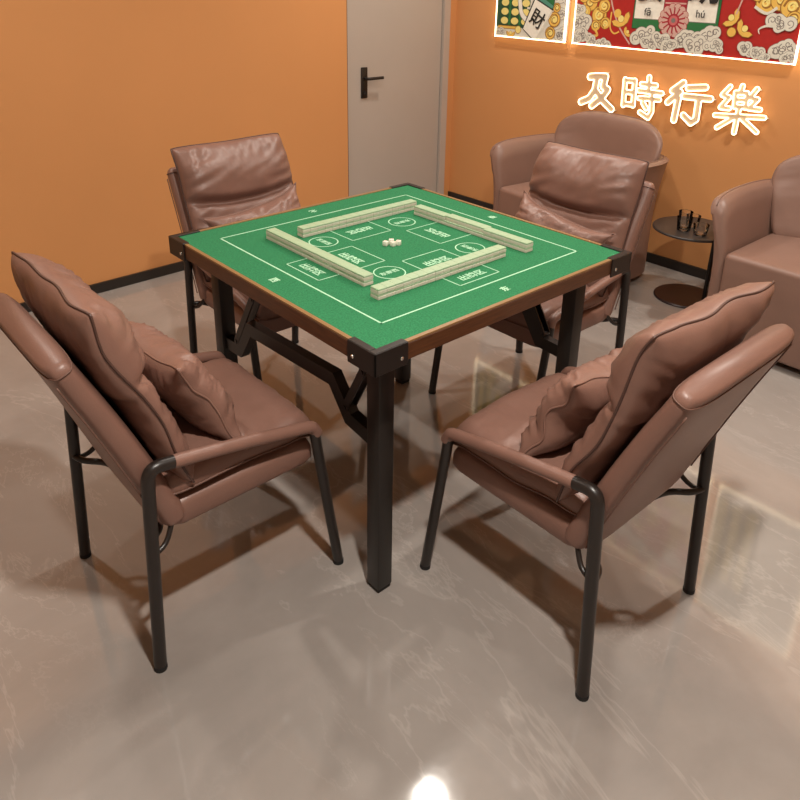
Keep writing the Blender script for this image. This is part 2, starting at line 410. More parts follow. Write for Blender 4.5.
# ------------------------------------------------------------------ soft leather pieces
def ridge(x, y, z):
    n = noise.noise(Vector((x, y, z))); return 1-2.6*abs(n)
def wrinkle(u, v, seed, amt):
    e = max(abs(u), abs(v))
    w = .75*ridge(u*1.6+seed, v*6.5+u*2.5, seed*1.7)*min(1, abs(u)**2.2+.10)
    w += .75*ridge(u*6.5+v*2.5, v*1.6-seed, seed)*min(1, abs(v)**2.2+.08)
    w += .30*noise.noise(Vector((u*3+seed, v*3, seed+9)))
    return w*amt*(1-e**12)
def cushion(name, frame, hw, hh, tf, tb, parent, mat_, seed=0, nu=44, nv=34, p=3.2, pinch=.05, wr=.006, piping=.0035, ears=.0, pipmat=None, corner=.0, wave=.0):
    """pillow: frame(u,v,n)->point, u,v in metres across/along, n normal; tf/tb(v)-> front/back half thickness"""
    vs, fs = [], []
    def S(t): return t
    def outline(u, v):
        c = 1-corner*abs(u)**8*abs(v)**8
        x = u*hw*c*(1-pinch*(1-v*v)) + (u*ears*abs(u)**6*abs(v)**6)
        y = v*hh*c*(1-pinch*(1-u*u)) + (v*ears*abs(u)**6*abs(v)**6)
        return x, y
    def rr(u, v): # round the corners slightly
        return u, v
    G = {}
    us = [sin(pi/2*(2*i/nu-1))*.35+(2*i/nu-1)*.65 for i in range(nu+1)]
    vv = [sin(pi/2*(2*j/nv-1))*.35+(2*j/nv-1)*.65 for j in range(nv+1)]
    for side in (0, 1):
        for j, v in enumerate(vv):
            for i, u in enumerate(us):
                edge = i in (0, nu) or j in (0, nv)
                if side == 1 and edge: continue
                x, y = outline(u, v)
                f = (max(0, 1-abs(u)**p)*max(0, 1-abs(v)**p))**.5
                vn = v
                t = tf(u, v)*f + (wrinkle(u, v, seed, wr)*f**.5) if side == 0 else -(tb(u, v)*f + wrinkle(u, v, seed+5, wr*.5)*f)
                if edge: t = 0
                if wave: t += wave*noise.noise(Vector((u*1.5+seed, v*1.7, seed*.7)))*max(abs(u), abs(v))**4
                G[(side, i, j)] = len(vs); vs.append(frame(x, y, t))
    g = lambda s_, i, j: G.get((s_, i, j), G[(0, i, j)])
    for j in range(nv):
        for i in range(nu):
            fs.append((g(0,i,j), g(0,i+1,j), g(0,i+1,j+1), g(0,i,j+1)))
            fs.append((g(1,i,j), g(1,i,j+1), g(1,i+1,j+1), g(1,i+1,j)))
    o = mesh(name, vs, fs, mat_, parent)
    b = bmesh.new(); b.from_mesh(o.data); bmesh.ops.recalc_face_normals(b, faces=b.faces); b.to_mesh(o.data); b.free()
    if piping:
        loop = [vs[G[(0,i,0)]] for i in range(nu)]+[vs[G[(0,nu,j)]] for j in range(nv)]+[vs[G[(0,i,nv)]] for i in range(nu,0,-1)]+[vs[G[(0,0,j)]] for j in range(nv,0,-1)]
        MB().tube(loop, piping, 6, closed=True).build('piping', pipmat or PIPING, o, smooth=True)
    return o

def dining_chair(label, ox, oy, rz, hgt=1.0, tilt=0.0, seed=0, group=None, ofs=(0,0)):
    """chair faces +X locally. Profile coordinates have the table centre at x=0; root sits at x=-.61"""
    rootx = -.61
    t = tag(empty('dining_chair', (0,0,0)), label, 'chair', 'leather dining chairs round the table')
    R = Matrix.Rotation(rz, 3, 'Z'); p = R@Vector((rootx+ofs[0], ofs[1], 0)); t.location = p; t.rotation_euler = (0,0,rz)
    D = -rootx
    def P(x, y, z): return Vector((x+D, y, z))
    W = .2173
    # frame
    for sg in (-1, 1):
        ys = sg*W
        rl = MB(); rl.tube([P(-.848, ys, .008), P(-.826, ys, .445)]+[Vector(a) for a in fillet([P(-.826, ys, .445), P(-.822, ys, .500), P(-.765, ys, .492)], .04, 7)][1:], .0135, 14)
        rl_o = rl.build('rear_leg', CHAIRM, t, ang=50)
        MB().lathe([(.0001,0),(.0142,0),(.0142,.010),(.0001,.010)], 14, tuple(P(-.848, ys, .0006))).build('foot_cap', RUBBER, rl_o, ang=50)
        fl = MB(); fl.tube([P(-.373, ys, .008), P(-.428, ys, .372)]+[Vector(a) for a in fillet([P(-.428, ys, .372), P(-.435, ys, .430), P(-.478, ys, .436)], .03, 7)][1:], .0125, 14)
        fl_o = fl.build('front_leg', CHAIRM, t, ang=50)
        MB().lathe([(.0001,0),(.0135,0),(.0135,.010),(.0001,.010)], 14, tuple(P(-.373, ys, .0006))).build('foot_cap', RUBBER, fl_o, ang=50)
        a0, a1 = P(-.770, ys, .4925), P(-.452, ys, .4335)
        arm = [a0, a0.lerp(a1, .25)+Vector((0,0,.002)), a0.lerp(a1, .5)+Vector((0,0,.003)), a0.lerp(a1, .75)+Vector((0,0,.002)), a1, a1+Vector((.016,0,-.010)), a1+Vector((.024,0,-.026))]
        am = MB(); am.tube(smoothcurve(arm, 5), .0142, 14)
        amo = am.build('armrest_cover', LEATHER, t, ang=60)
        MB().tube([a0+Vector((.004,0,-.0151)), a0.lerp(a1,.5)+Vector((0,0,-.0122)), a1+Vector((0,0,-.0151))], .0018, 6).build('seam', STITCH, amo)
    # bowed bar between the rear legs and the one under the seat front
    bow = smoothcurve([P(-.838, -W, .300), P(-.825, -W+.035, .298), P(-.780, -W+.085, .292), P(-.760, 0, .288), P(-.780, W-.085, .292), P(-.825, W-.035, .298), P(-.838, W, .300)], 6)
    MB().tube(bow, .0075, 10).build('rear_stretcher', CHAIRM, t, smooth=True)
    MB().tube(smoothcurve([P(-.775, -.19, .335), P(-.800, -.205, .300), P(-.832, -.212, .290)], 4), .006, 8).build('hinge_link', CHAIRM, t, smooth=True)
    MB().tube(smoothcurve([P(-.775, .19, .335), P(-.800, .205, .300), P(-.832, .212, .290)], 4), .006, 8).build('hinge_link', CHAIRM, t, smooth=True)
    # seat base: padded slab with rounded edges, swept front lip
    def slabmesh(name, prof, hw, rnd, mat_, seam=None, wr=0, sd=0, exp=4):
        """prof: list of (centre x,z, normal x,z, half thickness); cross-section superellipse across y"""
        vs, fs = [], []; n = 40; N = len(prof)
        for i, (cx_, cz_, nx_, nz_, ht) in enumerate(prof):
            k = min(i, N-1-i)/ (N-1); endf = 1
            for s_ in range(n):
                a = 2*pi*s_/n; ca, sa = cos(a), sin(a)
                yy = (abs(ca)**(2/exp))*(1 if ca >= 0 else -1)*hw*(rnd[i] if rnd else 1)
                tt = (abs(sa)**(2/ (exp*.75)))*(1 if sa >= 0 else -1)*ht
                if wr: tt += wr*noise.noise(Vector((i*.35, yy*16, sd)))*(1 if sa > 0 else .4)
                vs.append(P(cx_+nx_*tt, yy, cz_+nz_*tt))
        for i in range(N-1):
            for s_ in range(n): fs.append((i*n+s_, i*n+(s_+1)%n, (i+1)*n+(s_+1)%n, (i+1)*n+s_))
        fs += [tuple(range(n))[::-1], tuple((N-1)*n+s_ for s_ in range(n))]
        o_ = mesh(name, vs, fs, mat_, t); b = bmesh.new(); b.from_mesh(o_.data); bmesh.ops.recalc_face_normals(b, faces=b.faces); b.to_mesh(o_.data); b.free()
        o_.data.set_sharp_from_angle(angle=radians(60))
        return o_
    N = 16; prof = []; rnd = []
    for i in range(N+1):
        f = i/N; x = -.775+.345*f; e = min(1, min(f, 1-f)*9+.35); ee = sqrt(1-(1-min(1,e))**2)
        prof.append((x, .343+.006*f, -.04, 1, .042*ee)); rnd.append(.96+.04*ee)
    slabmesh('seat_base', prof, .198, rnd, LEATHER, exp=6)
    # seat cushion
    fc = lambda x, y, n_: P(-.595+y, x, .408 + n_*1.0 + .010*(y/.175))
    def seatf(x, y, n_):
        xx = -.598+y; z = .394+n_
        if y > .13: z -= (y-.13)**2*5.5
        z += .006
        return P(xx, -x, z)
    so = cushion('seat_cushion', seatf, .199, .192, lambda u, v: .046+.010*(1-u*u), lambda u, v: .012, t, LEATHER, seed=seed+1, p=14, pinch=.0, wr=.0060, corner=.05, wave=.010, piping=.0026, pipmat=STITCH)
    # back shell
    B0 = Vector((-.765, .338)); top = Vector((-1.065, .915)); elb = Vector((-.952, .745))
    def sc(pt): # shorten / lean for the chairs beyond the table
        d = pt-B0; v = Vector((d.x*hgt, d.y*hgt)); a = tilt
        return B0+Vector((v.x*cos(a)-v.y*sin(a), v.x*sin(a)+v.y*cos(a)))
    ctrl = [sc(Vector(c_)) for c_ in ((-.768,.338),(-.797,.410),(-.845,.530),(-.890,.635),(-.923,.706),(-.946,.760))]
    cv = smoothcurve([(c_.x, c_.y, 0) for c_ in ctrl], 5)
    prof = []; rnd = []
    for i, c_ in enumerate(cv):
        a = cv[max(0,i-1)]; b_ = cv[min(len(cv)-1,i+1)]; tg = (b_-a).normalized(); nr = Vector((tg.y, -tg.x))
        f = i/(len(cv)-1); e = min(1, f*14+.45, (1-f)*12+.35); ee = sqrt(1-(1-e)**2)
        prof.append((c_.x, c_.y, nr.x, nr.y, (.037-.011*f)*ee)); rnd.append((.975+.025*ee)*(1-.05*max(0,(f-.9)*10)**2))
    sh = slabmesh('back_shell', prof, .206, rnd, LEATHER, exp=5)
    # stitched seam across the bend of the shell
    i0 = int(len(cv)*.92); c_, (cx_, cz_, nx_, nz_, ht) = cv[i0], prof[i0]
    loop = []
    for s_ in range(40):
        a = 2*pi*s_/40; ca, sa = cos(a), sin(a)
        loop.append(P(cx_+nx_*(abs(sa)**(2/3.75))*(1 if sa>=0 else -1)*(ht+.0006), (abs(ca)**.4)*(1 if ca>=0 else -1)*.2068, cz_+nz_*(abs(sa)**(2/3.75))*(1 if sa>=0 else -1)*(ht+.0006)))
    MB().tube(loop, .0016, 5, closed=True).build('seam', STITCH, sh, smooth=True)
    # rear edge piping of the shell
    for sg in (-1, 1):
        MB().tube([P(pp[0]-pp[2]*pp[4]*.80, sg*.2035*rnd[i], pp[1]-pp[3]*pp[4]*.80) for i, pp in enumerate(prof) if 1 < i < len(prof)-3], .0018, 5).build('seam', STITCH, sh, smooth=True)
    # long back cushion with head roll: centre line parallel to the shell
    cl = [sc(Vector(c_)) for c_ in ((-.722,.415),(-.762,.510),(-.803,.610),(-.845,.720),(-.890,.842))]
    ccv = smoothcurve([(c_.x, c_.y, 0) for c_ in cl], 12); Ltot = sum((ccv[i+1]-ccv[i]).length for i in range(len(ccv)-1))
    acc = [0]
    for i in range(len(ccv)-1): acc.append(acc[-1]+(ccv[i+1]-ccv[i]).length)
    def at(s_):
        s_ = max(0, min(Ltot, s_))
        for i in range(len(ccv)-1):
            if acc[i+1] >= s_:
                f = (s_-acc[i])/(acc[i+1]-acc[i]); c_ = ccv[i].lerp(ccv[i+1], f)
                a_ = ccv[max(0,i-2)]; b_ = ccv[min(len(ccv)-1,i+3)]; tg = (b_-a_).normalized(); return c_, Vector((tg.y, -tg.x, 0))
    def bf(x, y, n_):
        c_, nr = at(Ltot/2+y); return P(c_.x+nr.x*n_, -x, c_.y+nr.y*n_)
    cr = .08  # crease position in v
    def tfb(u, v):
        crease = math.exp(-((v-cr-.10*u*u)/.055)**2)
        base = .040 if v < cr else .052+.018*math.exp(-((v-.52)/.30)**2)
        return base*(1-.74*crease)
    def tbb(u, v): return .030 if v < cr else .040
    cushion('back_cushion', bf, .210, Ltot/2, tfb, tbb, t, LEATHER, seed=seed+2, nv=60, p=5, pinch=.02, wr=.014, ears=.004, corner=.035, wave=.024, piping=.0026)
    # loose lumbar cushion: a thing of its own
    return t, D

def lumbar(label, rz, seed=0, lx=-.658, lz=.538, lean=29, roll=6, ofs=(0,0)):
    R = Matrix.Rotation(rz, 3, 'Z'); p = R@Vector((lx+ofs[0], ofs[1], 0)); p.z = lz
    r = tag(empty('lumbar_cushion', p, rz), label, 'cushion', 'loose leather lumbar cushions')
    n = Vector((cos(radians(lean)), 0, sin(radians(lean)))); up = Vector((-sin(radians(lean)), 0, cos(radians(lean))))
    cr, sr = cos(radians(roll)), sin(radians(roll))
    def f(x, y, t_):
        X_ = x*cr-y*sr; Y_ = x*sr+y*cr
        return Vector((0, -X_, 0))+up*Y_+n*(t_)
    c = cushion('cover', f, .178, .112, lambda u, v: .058, lambda u, v: .046, r, LEATHER, seed=seed, p=3.2, pinch=.07, wr=.020, ears=.020, wave=.026, piping=.0022, pipmat=LEATHER)
    return r

CH = [('left', 0, 'brown leather dining chair nearest the left edge of the picture, seen from behind its backrest', 1.0, 0.0, 3, (0,0)),
      ('nright', pi/2, 'brown leather dining chair at lower right, its backrest turned to the camera side', 1.0, 0, 11, (0,0)),
      ('far', pi, 'brown leather dining chair beyond the table in front of the grey lounge armchair', 1.0, 0, 23, (0,0)),
      ('fleft', -pi/2, 'brown leather dining chair beyond the table in front of the bare orange wall', 1.0, 0, 31, (0,0))]
for nm, rz, lab, hg, tl, sd, of in CH:
    dining_chair(lab, 0, 0, rz, hg, tl, sd, ofs=of)
lumbar('wrinkled brown lumbar cushion lying on the seat of the leftmost dining chair', 0, 4, roll=5)
lumbar('wrinkled brown lumbar cushion on the seat of the lower right dining chair', pi/2, 8, roll=-5)
lumbar('brown lumbar cushion on the dining chair in front of the lounge armchair', pi, 12, lx=-.672, lz=.550, roll=8)
lumbar('brown lumbar cushion on the dining chair in front of the bare orange wall', -pi/2, 16, lx=-.672, lz=.550, roll=-8)

# ------------------------------------------------------------------ lounge armchairs against the right wall
def lounge(label, yc, rz=0):
    t = tag(empty('lounge_armchair', (1.78, yc, 0), rz), label, 'armchair', 'lounge armchairs against the wall')
    def V(x, y, z): return Vector((x-1.78, y, z))     # local: x world-like, y relative to centre
    HW = .300; XF, XB = 1.485, 2.035
    sb = MB(); sb.box(V(XF, -HW+.024, .030), V(1.97, HW-.024, .398), .022, seg=6); sb.build('seat_base', LEATHER2, t, ang=60)
    # one continuous shell: arm, low back, arm
    path = []
    st = [(XF+.010, HW), (1.60, HW+.004), (1.75, HW+.006), (1.88, HW), (1.97, HW-.035), (2.015, HW-.11), (2.03, .12), (2.035, 0)]
    hh = [.585, .603, .606, .604, .600, .590, .580, .580]
    fl = [.046, .050, .050, .046, .036, .020, .004, .0]
    pts = [Vector((a, b, 0)) for a, b in st]+[Vector((a, -b, 0)) for a, b in reversed(st[:-1])]
    H2 = hh+hh[-2::-1]; F2 = fl+fl[-2::-1]
    cp = smoothcurve([(p_.x, p_.y, h_) for p_, h_ in zip(pts, H2)], 6); cf = smoothcurve([(f_, 0, 0) for f_ in F2], 6)
    vs, fs = [], []; N = len(cp); nC = 26
    for i in range(N):
        a = cp[max(0,i-1)]; b = cp[min(N-1,i+1)]; tg = Vector((b.x-a.x, b.y-a.y, 0)).normalized(); out = Vector((tg.y, -tg.x, 0))
        c_ = Vector((1.74, 0, 0)); 
        if out.dot(Vector((cp[i].x, cp[i].y, 0))-c_) < 0: out = -out
        hgt = cp[i].z; flr = cf[i].x; zb = .03; endk = min(1, min(i, N-1-i)/2.5)
        th0 = .045*(.55+.45*sqrt(1-(1-endk)**2))
        ring = []
        prof = []
        # outer side up, rolled top lip, inner side down
        for k in range(10):
            z = zb+(hgt-.02-zb)*k/9; f = max(0, (z-.28)/(hgt-.28)); prof.append((th0*.5+flr*f**1.8, z))
        topx = flr
        for k in range(1, 6):
            a_ = pi*k/6; r_ = th0*.62; prof.append((topx+cos(a_)*r_-.0, hgt-.02+sin(a_)*r_*.8))
        for k in range(10, -1, -1):
            z = zb+(hgt-.02-zb)*k/10; f = max(0, (z-.28)/(hgt-.28)); prof.append((-th0*.65+flr*.85*f**1.5, z))
        base = Vector((cp[i].x, cp[i].y, 0))
        sq = -.010*(1-endk)
        for (o_, z) in prof[:nC]: vs.append(V(base.x, base.y, 0)+out*o_+Vector((0,0,z-(.035*(1-endk) if z > .5 else 0))))
        n_ = len(prof)
    for i in range(N-1):
        for k in range(n_): fs.append((i*n_+k, i*n_+(k+1)%n_, (i+1)*n_+(k+1)%n_, (i+1)*n_+k))
    fs += [tuple(range(n_))[::-1], tuple((N-1)*n_+k for k in range(n_))]
    o = mesh('shell', vs, fs, LEATHER2, t); b = bmesh.new(); b.from_mesh(o.data); bmesh.ops.recalc_face_normals(b, faces=b.faces); b.to_mesh(o.data); b.free()
    o.data.set_sharp_from_angle(angle=radians(70))
    # tall back with a curled, rounded rim
    def bf(x, y, n_):
        v = y/.186; z = .562+y
        k = 1-.20*max(0, (.3-v)/1.3)
        if v > .30: k *= 1-.20*((v-.30)/.70)**3.5
        xx = x*k; a = abs(x)/.320
        z -= .030*a**4*max(0, v)
        return V(1.945+.055*(z-.40)/.36 - .075*a**2.6*(1-.45*max(0, v)) + .018*max(0, v)**5 - n_, xx, z)
    cushion('backrest', bf, .322, .186, lambda u, v: .026-.006*(1-u*u)*(1-v*v), lambda u, v: .024, t, LEATHER2, seed=6, p=10, pinch=0, wr=.0025, corner=.06, piping=.0020, pipmat=LEATHER2)
    # piping along the rim
    MB().tube([vs[i*n_+12]+Vector((0,0,.0005)) for i in range(1, N-1)], .0022, 6).build('piping', LEATHER2, o, smooth=True)
    for sx_ in (-.24, .17):
        for sy_ in (-.23, .23): MB().lathe([(.0001,0),(.018,0),(.022,.031),(.0001,.031)], 14, (sx_, sy_, .0005)).build('foot', RUBBER, t, ang=40)
    return t
lounge('taupe leather tub armchair below the glowing neon characters, by the corner', .645, radians(-6))
lounge('taupe leather tub armchair cut by the right edge of the picture', -.512)

# ------------------------------------------------------------------ side table and glasses
stz = .372; sc_ = (1.755, .035)
st = tag(empty('side_table', (sc_[0], sc_[1], 0)), 'small round black side table between the two lounge armchairs', 'side table')
MB().lathe([(.0001, stz-.012), (.163, stz-.012), (.168, stz-.009), (.168, stz-.003), (.165, stz), (.0001, stz)], 48).build('table_top', SIDETOP, st, ang=35)
MB().lathe([(.0001, .0008), (.140, .0008), (.140, .006), (.136, .010), (.0001, .010)], 48, (.105, .035, 0)).build('base_plate', mat('base_plate_maroon', (.022,.007,.006,1), .4), st, ang=35)
MB().tube([(.125, -.045, .009), (.100, -.060, stz-.012)], .0095, 14).build('pole', BLACKM, st, ang=40)
def glass(x, y, z, label, hgt=.062, r=.031, scale=1):
    g = MB(); g.lathe([(.0001,.0008),(r*.80,.0008),(r*.85,.004),(r*.9,hgt*.4),(r,hgt)], 28); g.tube([(r*cos(2*pi*k/28), r*sin(2*pi*k/28), hgt) for k in range(28)], .0011, 6, closed=True); g.lathe([(.0001,.008),(r*.84,.008)], 28)
    o = g.build('drinking_glass', GLASS, None, smooth=True, loc=(x, y, z)); return tag(o, label, 'glass', 'drinking glasses on the side table')
glass(1.690, .045, stz+.0006, 'clear glass tumbler at the left of the side table, lower one of the stacked pair', .058, .033)
glass(1.690, .045, stz+.0120, 'clear glass tumbler nested in another one at the left of the side table', .072, .029)
glass(1.688, -.032, stz+.0006, 'single clear glass tumbler on the side table beside the armchair arm', .046, .032)
glass(1.765, .045, stz+.0006, 'clear glass tumbler standing behind the stacked pair on the side table', .050, .030)

# ------------------------------------------------------------------ neon sign: contour of thick strokes -> glowing tubes
SIGN = {
 'ji': (.0165, [[(0.8905, 0.895), (0.8477, 0.9022), (0.797, 0.9064), (0.8058, 0.855), (0.7771, 0.8426), (0.8072, 0.7976), (0.8624, 0.7502)], [(0.8471, 0.8978), (0.8535, 0.8302), (0.8825, 0.7846), (0.9308, 0.7607)], [(0.8456, 0.828), (0.8059, 0.7881), (0.744, 0.7484)]]),
 'shi': (.0112, [[(0.682, 0.9053), (0.6767, 0.778)], [(0.6281, 0.9052), (0.6213, 0.783)], [(0.6815, 0.9017), (0.6277, 0.9028)], [(0.6789, 0.8439), (0.6251, 0.8468)], [(0.6747, 0.7845), (0.6207, 0.7881)], [(0.5516, 0.9299), (0.5464, 0.8644)], [(0.5885, 0.8927), (0.5103, 0.8945)], [(0.6011, 0.8608), (0.4749, 0.8612)], [(0.5921, 0.8239), (0.4834, 0.8301)], [(0.5255, 0.8488), (0.5158, 0.768), (0.53, 0.7352), (0.5785, 0.756)], [(0.5682, 0.8038), (0.5471, 0.779)]]),
 'xing': (.0140, [[(0.3711, 0.9232), (0.4208, 0.8807)], [(0.3816, 0.8803), (0.4369, 0.8245)], [(0.3859, 0.8507), (0.393, 0.7449)], [(0.3434, 0.9029), (0.2604, 0.9152)], [(0.3576, 0.8627), (0.2286, 0.8666)], [(0.2839, 0.8638), (0.2834, 0.7646), (0.3064, 0.7449), (0.3479, 0.7746)]]),
 'le': (.0098, [[(0.091, 0.9413), (0.0955, 0.9154)], [(0.1165, 0.9098), (0.1114, 0.8474)], [(0.0659, 0.913), (0.0615, 0.85)], [(0.1165, 0.9098), (0.0659, 0.913)], [(0.1141, 0.8796), (0.0638, 0.8819)], [(0.1116, 0.8486), (0.0607, 0.8519)], [(0.146, 0.9324), (0.176, 0.892), (0.1425, 0.8851), (0.1751, 0.8362), (0.135, 0.8367)], [(0.0256, 0.9359), (0.0512, 0.8938), (0.0155, 0.8924), (0.0477, 0.8488), (-0.003, 0.8499)], [(0.1947, 0.7982), (-0.0271, 0.8184)], [(0.0902, 0.846), (0.0937, 0.7336)], [(0.106, 0.8005), (0.1771, 0.7437)], [(0.0715, 0.8025), (-0.0052, 0.7516)]])}
import numpy as np
def contours(strokes, hw, step=.0016):
    P = np.array([p for s in strokes for p in s]); lo = P.min(0)-hw*2; hi = P.max(0)+hw*2
    xs = np.arange(lo[0], hi[0], step); ys = np.arange(lo[1], hi[1], step); Xg, Yg = np.meshgrid(xs, ys, indexing='ij')
    F = np.full(Xg.shape, 9.)
    for s in strokes:
        for (x0, y0), (x1, y1) in zip(s[:-1], s[1:]):
            dx, dy = x1-x0, y1-y0; t = np.clip(((Xg-x0)*dx+(Yg-y0)*dy)/(dx*dx+dy*dy), 0, 1)
            F = np.minimum(F, np.hypot(Xg-x0-t*dx, Yg-y0-t*dy)-hw)
    segs = {}; 
    def ip(i, j, k, l):
        a, b = F[i,j], F[k,l]; t = a/(a-b); return (xs[i]+(xs[k]-xs[i])*t, ys[j]+(ys[l]-ys[j])*t)
    pos = {}; nb = {}
    def add(a, b):
        nb.setdefault(a, []).append(b); nb.setdefault(b, []).append(a)
    for i in range(len(xs)-1):
        for j in range(len(ys)-1):
            c = [(i,j),(i+1,j),(i+1,j+1),(i,j+1)]; s = [F[a] < 0 for a in c]
            if all(s) or not any(s): continue
            cr = []
            for k in range(4):
                a, b = c[k], c[(k+1)%4]
                if (F[a] < 0) != (F[b] < 0):
                    key = (min(a,b), max(a,b)); pos[key] = ip(*key[0], *key[1]); cr.append(key)
            if len(cr) == 2: add(cr[0], cr[1])
            elif len(cr) == 4: add(cr[0], cr[1]); add(cr[2], cr[3])
    seen = set(); loops = []
    for k0 in nb:
        if k0 in seen: continue
        lp = [k0]; seen.add(k0); cur = k0
        while True:
            nx = [n for n in nb[cur] if n not in seen]
            if not nx: break
            cur = nx[0]; seen.add(cur); lp.append(cur)
        L = [pos[k] for k in lp]
        if len(L) > 14:
            for _ in range(3):
                L = [((L[i-1][0]+2*L[i][0]+L[(i+1)%len(L)][0])/4, (L[i-1][1]+2*L[i][1]+L[(i+1)%len(L)][1])/4) for i in range(len(L))]
            loops.append(L[::2])
    return loops
signlab = {'ji': 'glowing neon character 及, first at the left of the wall sign', 'shi': 'glowing neon character 時, second in the wall sign', 'xing': 'glowing neon character 行, third in the wall sign', 'le': 'glowing neon character 樂, last at the right of the wall sign'}
for k, (hw, ss) in SIGN.items():
    lp = contours(ss, hw)
    cy = sum(p[0] for l in lp for p in l)/sum(len(l) for l in lp); cz = sum(p[1] for l in lp for p in l)/sum(len(l) for l in lp)
    root = tag(empty('neon_character', (X1, cy, cz)), signlab[k], 'neon sign', 'neon characters on the orange wall')
    tb = MB()
    for l in lp: tb.tube([(-.024, p[0]-cy, p[1]-cz) for p in l], .0030, 7, closed=True)
    tb.build('neon_tube', NEON, root, smooth=True)
    cu = bpy.data.curves.new('p', 'CURVE'); cu.dimensions = '2D'; cu.fill_mode = 'BOTH'; cu.extrude = .002
    for l in lp:
        sp = cu.splines.new('POLY'); sp.points.add(len(l)-1); sp.use_cyclic_u = True
        for q_, p in zip(sp.points, l): q_.co = (p[0]-cy, p[1]-cz, 0, 1)
    to = bpy.data.objects.new('p', cu); C.objects.link(to); dg = bpy.context.evaluated_depsgraph_get(); dg.update()
    me = bpy.data.meshes.new_from_object(to.evaluated_get(dg)); bpy.data.objects.remove(to)
    me.transform(Matrix(((0,0,-1,-.018),(1,0,0,0),(0,1,0,0),(0,0,0,1)))); me.materials.clear(); me.materials.append(ACRYL); me.name = 'backing'
    link('backing', me, root)
    l0 = max(lp, key=len)
    for f_ in (0, .25, .5, .75):
        p = l0[int(len(l0)*f_)]; MB().tube([(.001, p[0]-cy, p[1]-cz), (-.020, p[0]-cy, p[1]-cz)], .003, 8).build('standoff', BEZEL, root)

# ------------------------------------------------------------------ pictures
A = {n: mat('print_'+n, c, .55, noise_amt=.05, nscale=60) for n, c in dict(red=(.42,.015,.012,1), green=(.02,.17,.05,1), dgreen=(.015,.07,.03,1), gold=(.80,.50,.10,1), dgold=(.30,.13,.02,1), yellow=(.88,.74,.24,1),
     white=(.86,.84,.74,1), cloud=(.72,.70,.60,1), grey=(.20,.18,.16,1), black=(.012,.012,.012,1), pink=(.55,.14,.14,1), rose=(.62,.40,.34,1), crimson=(.36,.015,.03,1), teal=(.08,.28,.20,1)).items()}
AK = list(A)
class Art:
    def __init__(s): s.mb = MB(); s.L = 0
    def P(s, pts, m):
        s.L += 1; 
        s.mb.poly([(s.x0 - .000012*s.L, y, z) for y, z in pts], AK.index(m))
    def disc(s, y, z, r, m, n=20, ry=None, rot=0):
        ry = ry or r; s.P([(y+r*cos(2*pi*k/n)*cos(rot)-ry*sin(2*pi*k/n)*sin(rot), z+r*cos(2*pi*k/n)*sin(rot)+ry*sin(2*pi*k/n)*cos(rot)) for k in range(n)], m)
    def stroke(s, pts, w, m, taper=False):
        pts = [Vector((a, b, 0)) for a, b in pts]; c = smoothcurve(pts, 8) if len(pts) > 2 else pts; N = len(c); Lf, Rt = [], []
        for i in range(N):
            t = (c[min(N-1,i+1)]-c[max(0,i-1)]).normalized(); n = Vector((-t.y, t.x, 0)); k = w/2*((1-.8*i/(N-1)) if taper else 1)
            Lf.append(c[i]+n*k); Rt.append(c[i]-n*k)
        s.L += 1
        for i in range(N-1): s.mb.poly([(s.x0-.000012*s.L, v.x, v.y) for v in (Lf[i], Lf[i+1], Rt[i+1], Rt[i])], AK.index(m))
    def swirl(s, y, z, r, w, m, d=1, a0=0, turns=1.3):
        s.stroke([(y+d*r*(1-.75*k/9)*cos(a0+turns*2*pi*k/9), z+r*(1-.75*k/9)*sin(a0+turns*2*pi*k/9)) for k in range(10)], w, m)
    def cloud(s, y, z, r, body='cloud', n=6, wide=1.3, seed=0):
        rg = random.Random(seed)
        L = [(y+(rg.random()-.5)*2*r*wide*.75, z+(rg.random()-.5)*r*.9, r*(.45+.25*rg.random())) for _ in range(n)]
        L.append((y, z, r*.7))
        for a, b, c in L: s.disc(a, b, c*1.07, 'grey')
        for a, b, c in L: s.disc(a, b, c, body)
        for i, (a, b, c) in enumerate(L): s.swirl(a, b, c*.62, r*.075, 'grey', 1 if i % 2 else -1, rg.random()*6, 1.1)
    def ingot(s, y, z, r, rot):
        c_, s_ = cos(rot), sin(rot); f = lambda a, b: (y+(a*c_-b*s_)*r, z+(a*s_+b*c_)*r)
        for e, m in ((1.10,'dgold'),(1,'gold')):
            s.P([f(a*e, b*e) for a, b in ((-1,.35),(-.95,-.1),(-.5,-.5),(0,-.6),(.5,-.5),(.95,-.1),(1,.35),(.6,.3),(.35,.05),(-.35,.05),(-.6,.3))], m)
        s.disc(*f(0,.12), r*.36, 'dgold'); s.disc(*f(0,.12), r*.32, 'yellow')
    def rect(s, y0, z0, y1, z1, m): s.P([(y0,z0),(y1,z0),(y1,z1),(y0,z1)], m)
def clipbox(me, axis, lo, hi):
    b = bmesh.new(); b.from_mesh(me)
    for ax, val, sgn in ((1, lo[0], -1), (1, hi[0], 1), (2, lo[1], -1), (2, hi[1], 1)):
        co = [0,0,0]; co[ax] = val; no = [0,0,0]; no[ax] = sgn
        bmesh.ops.bisect_plane(b, geom=list(b.verts)+list(b.edges)+list(b.faces), plane_co=co, plane_no=no, clear_outer=True)
    b.to_mesh(me); b.free()
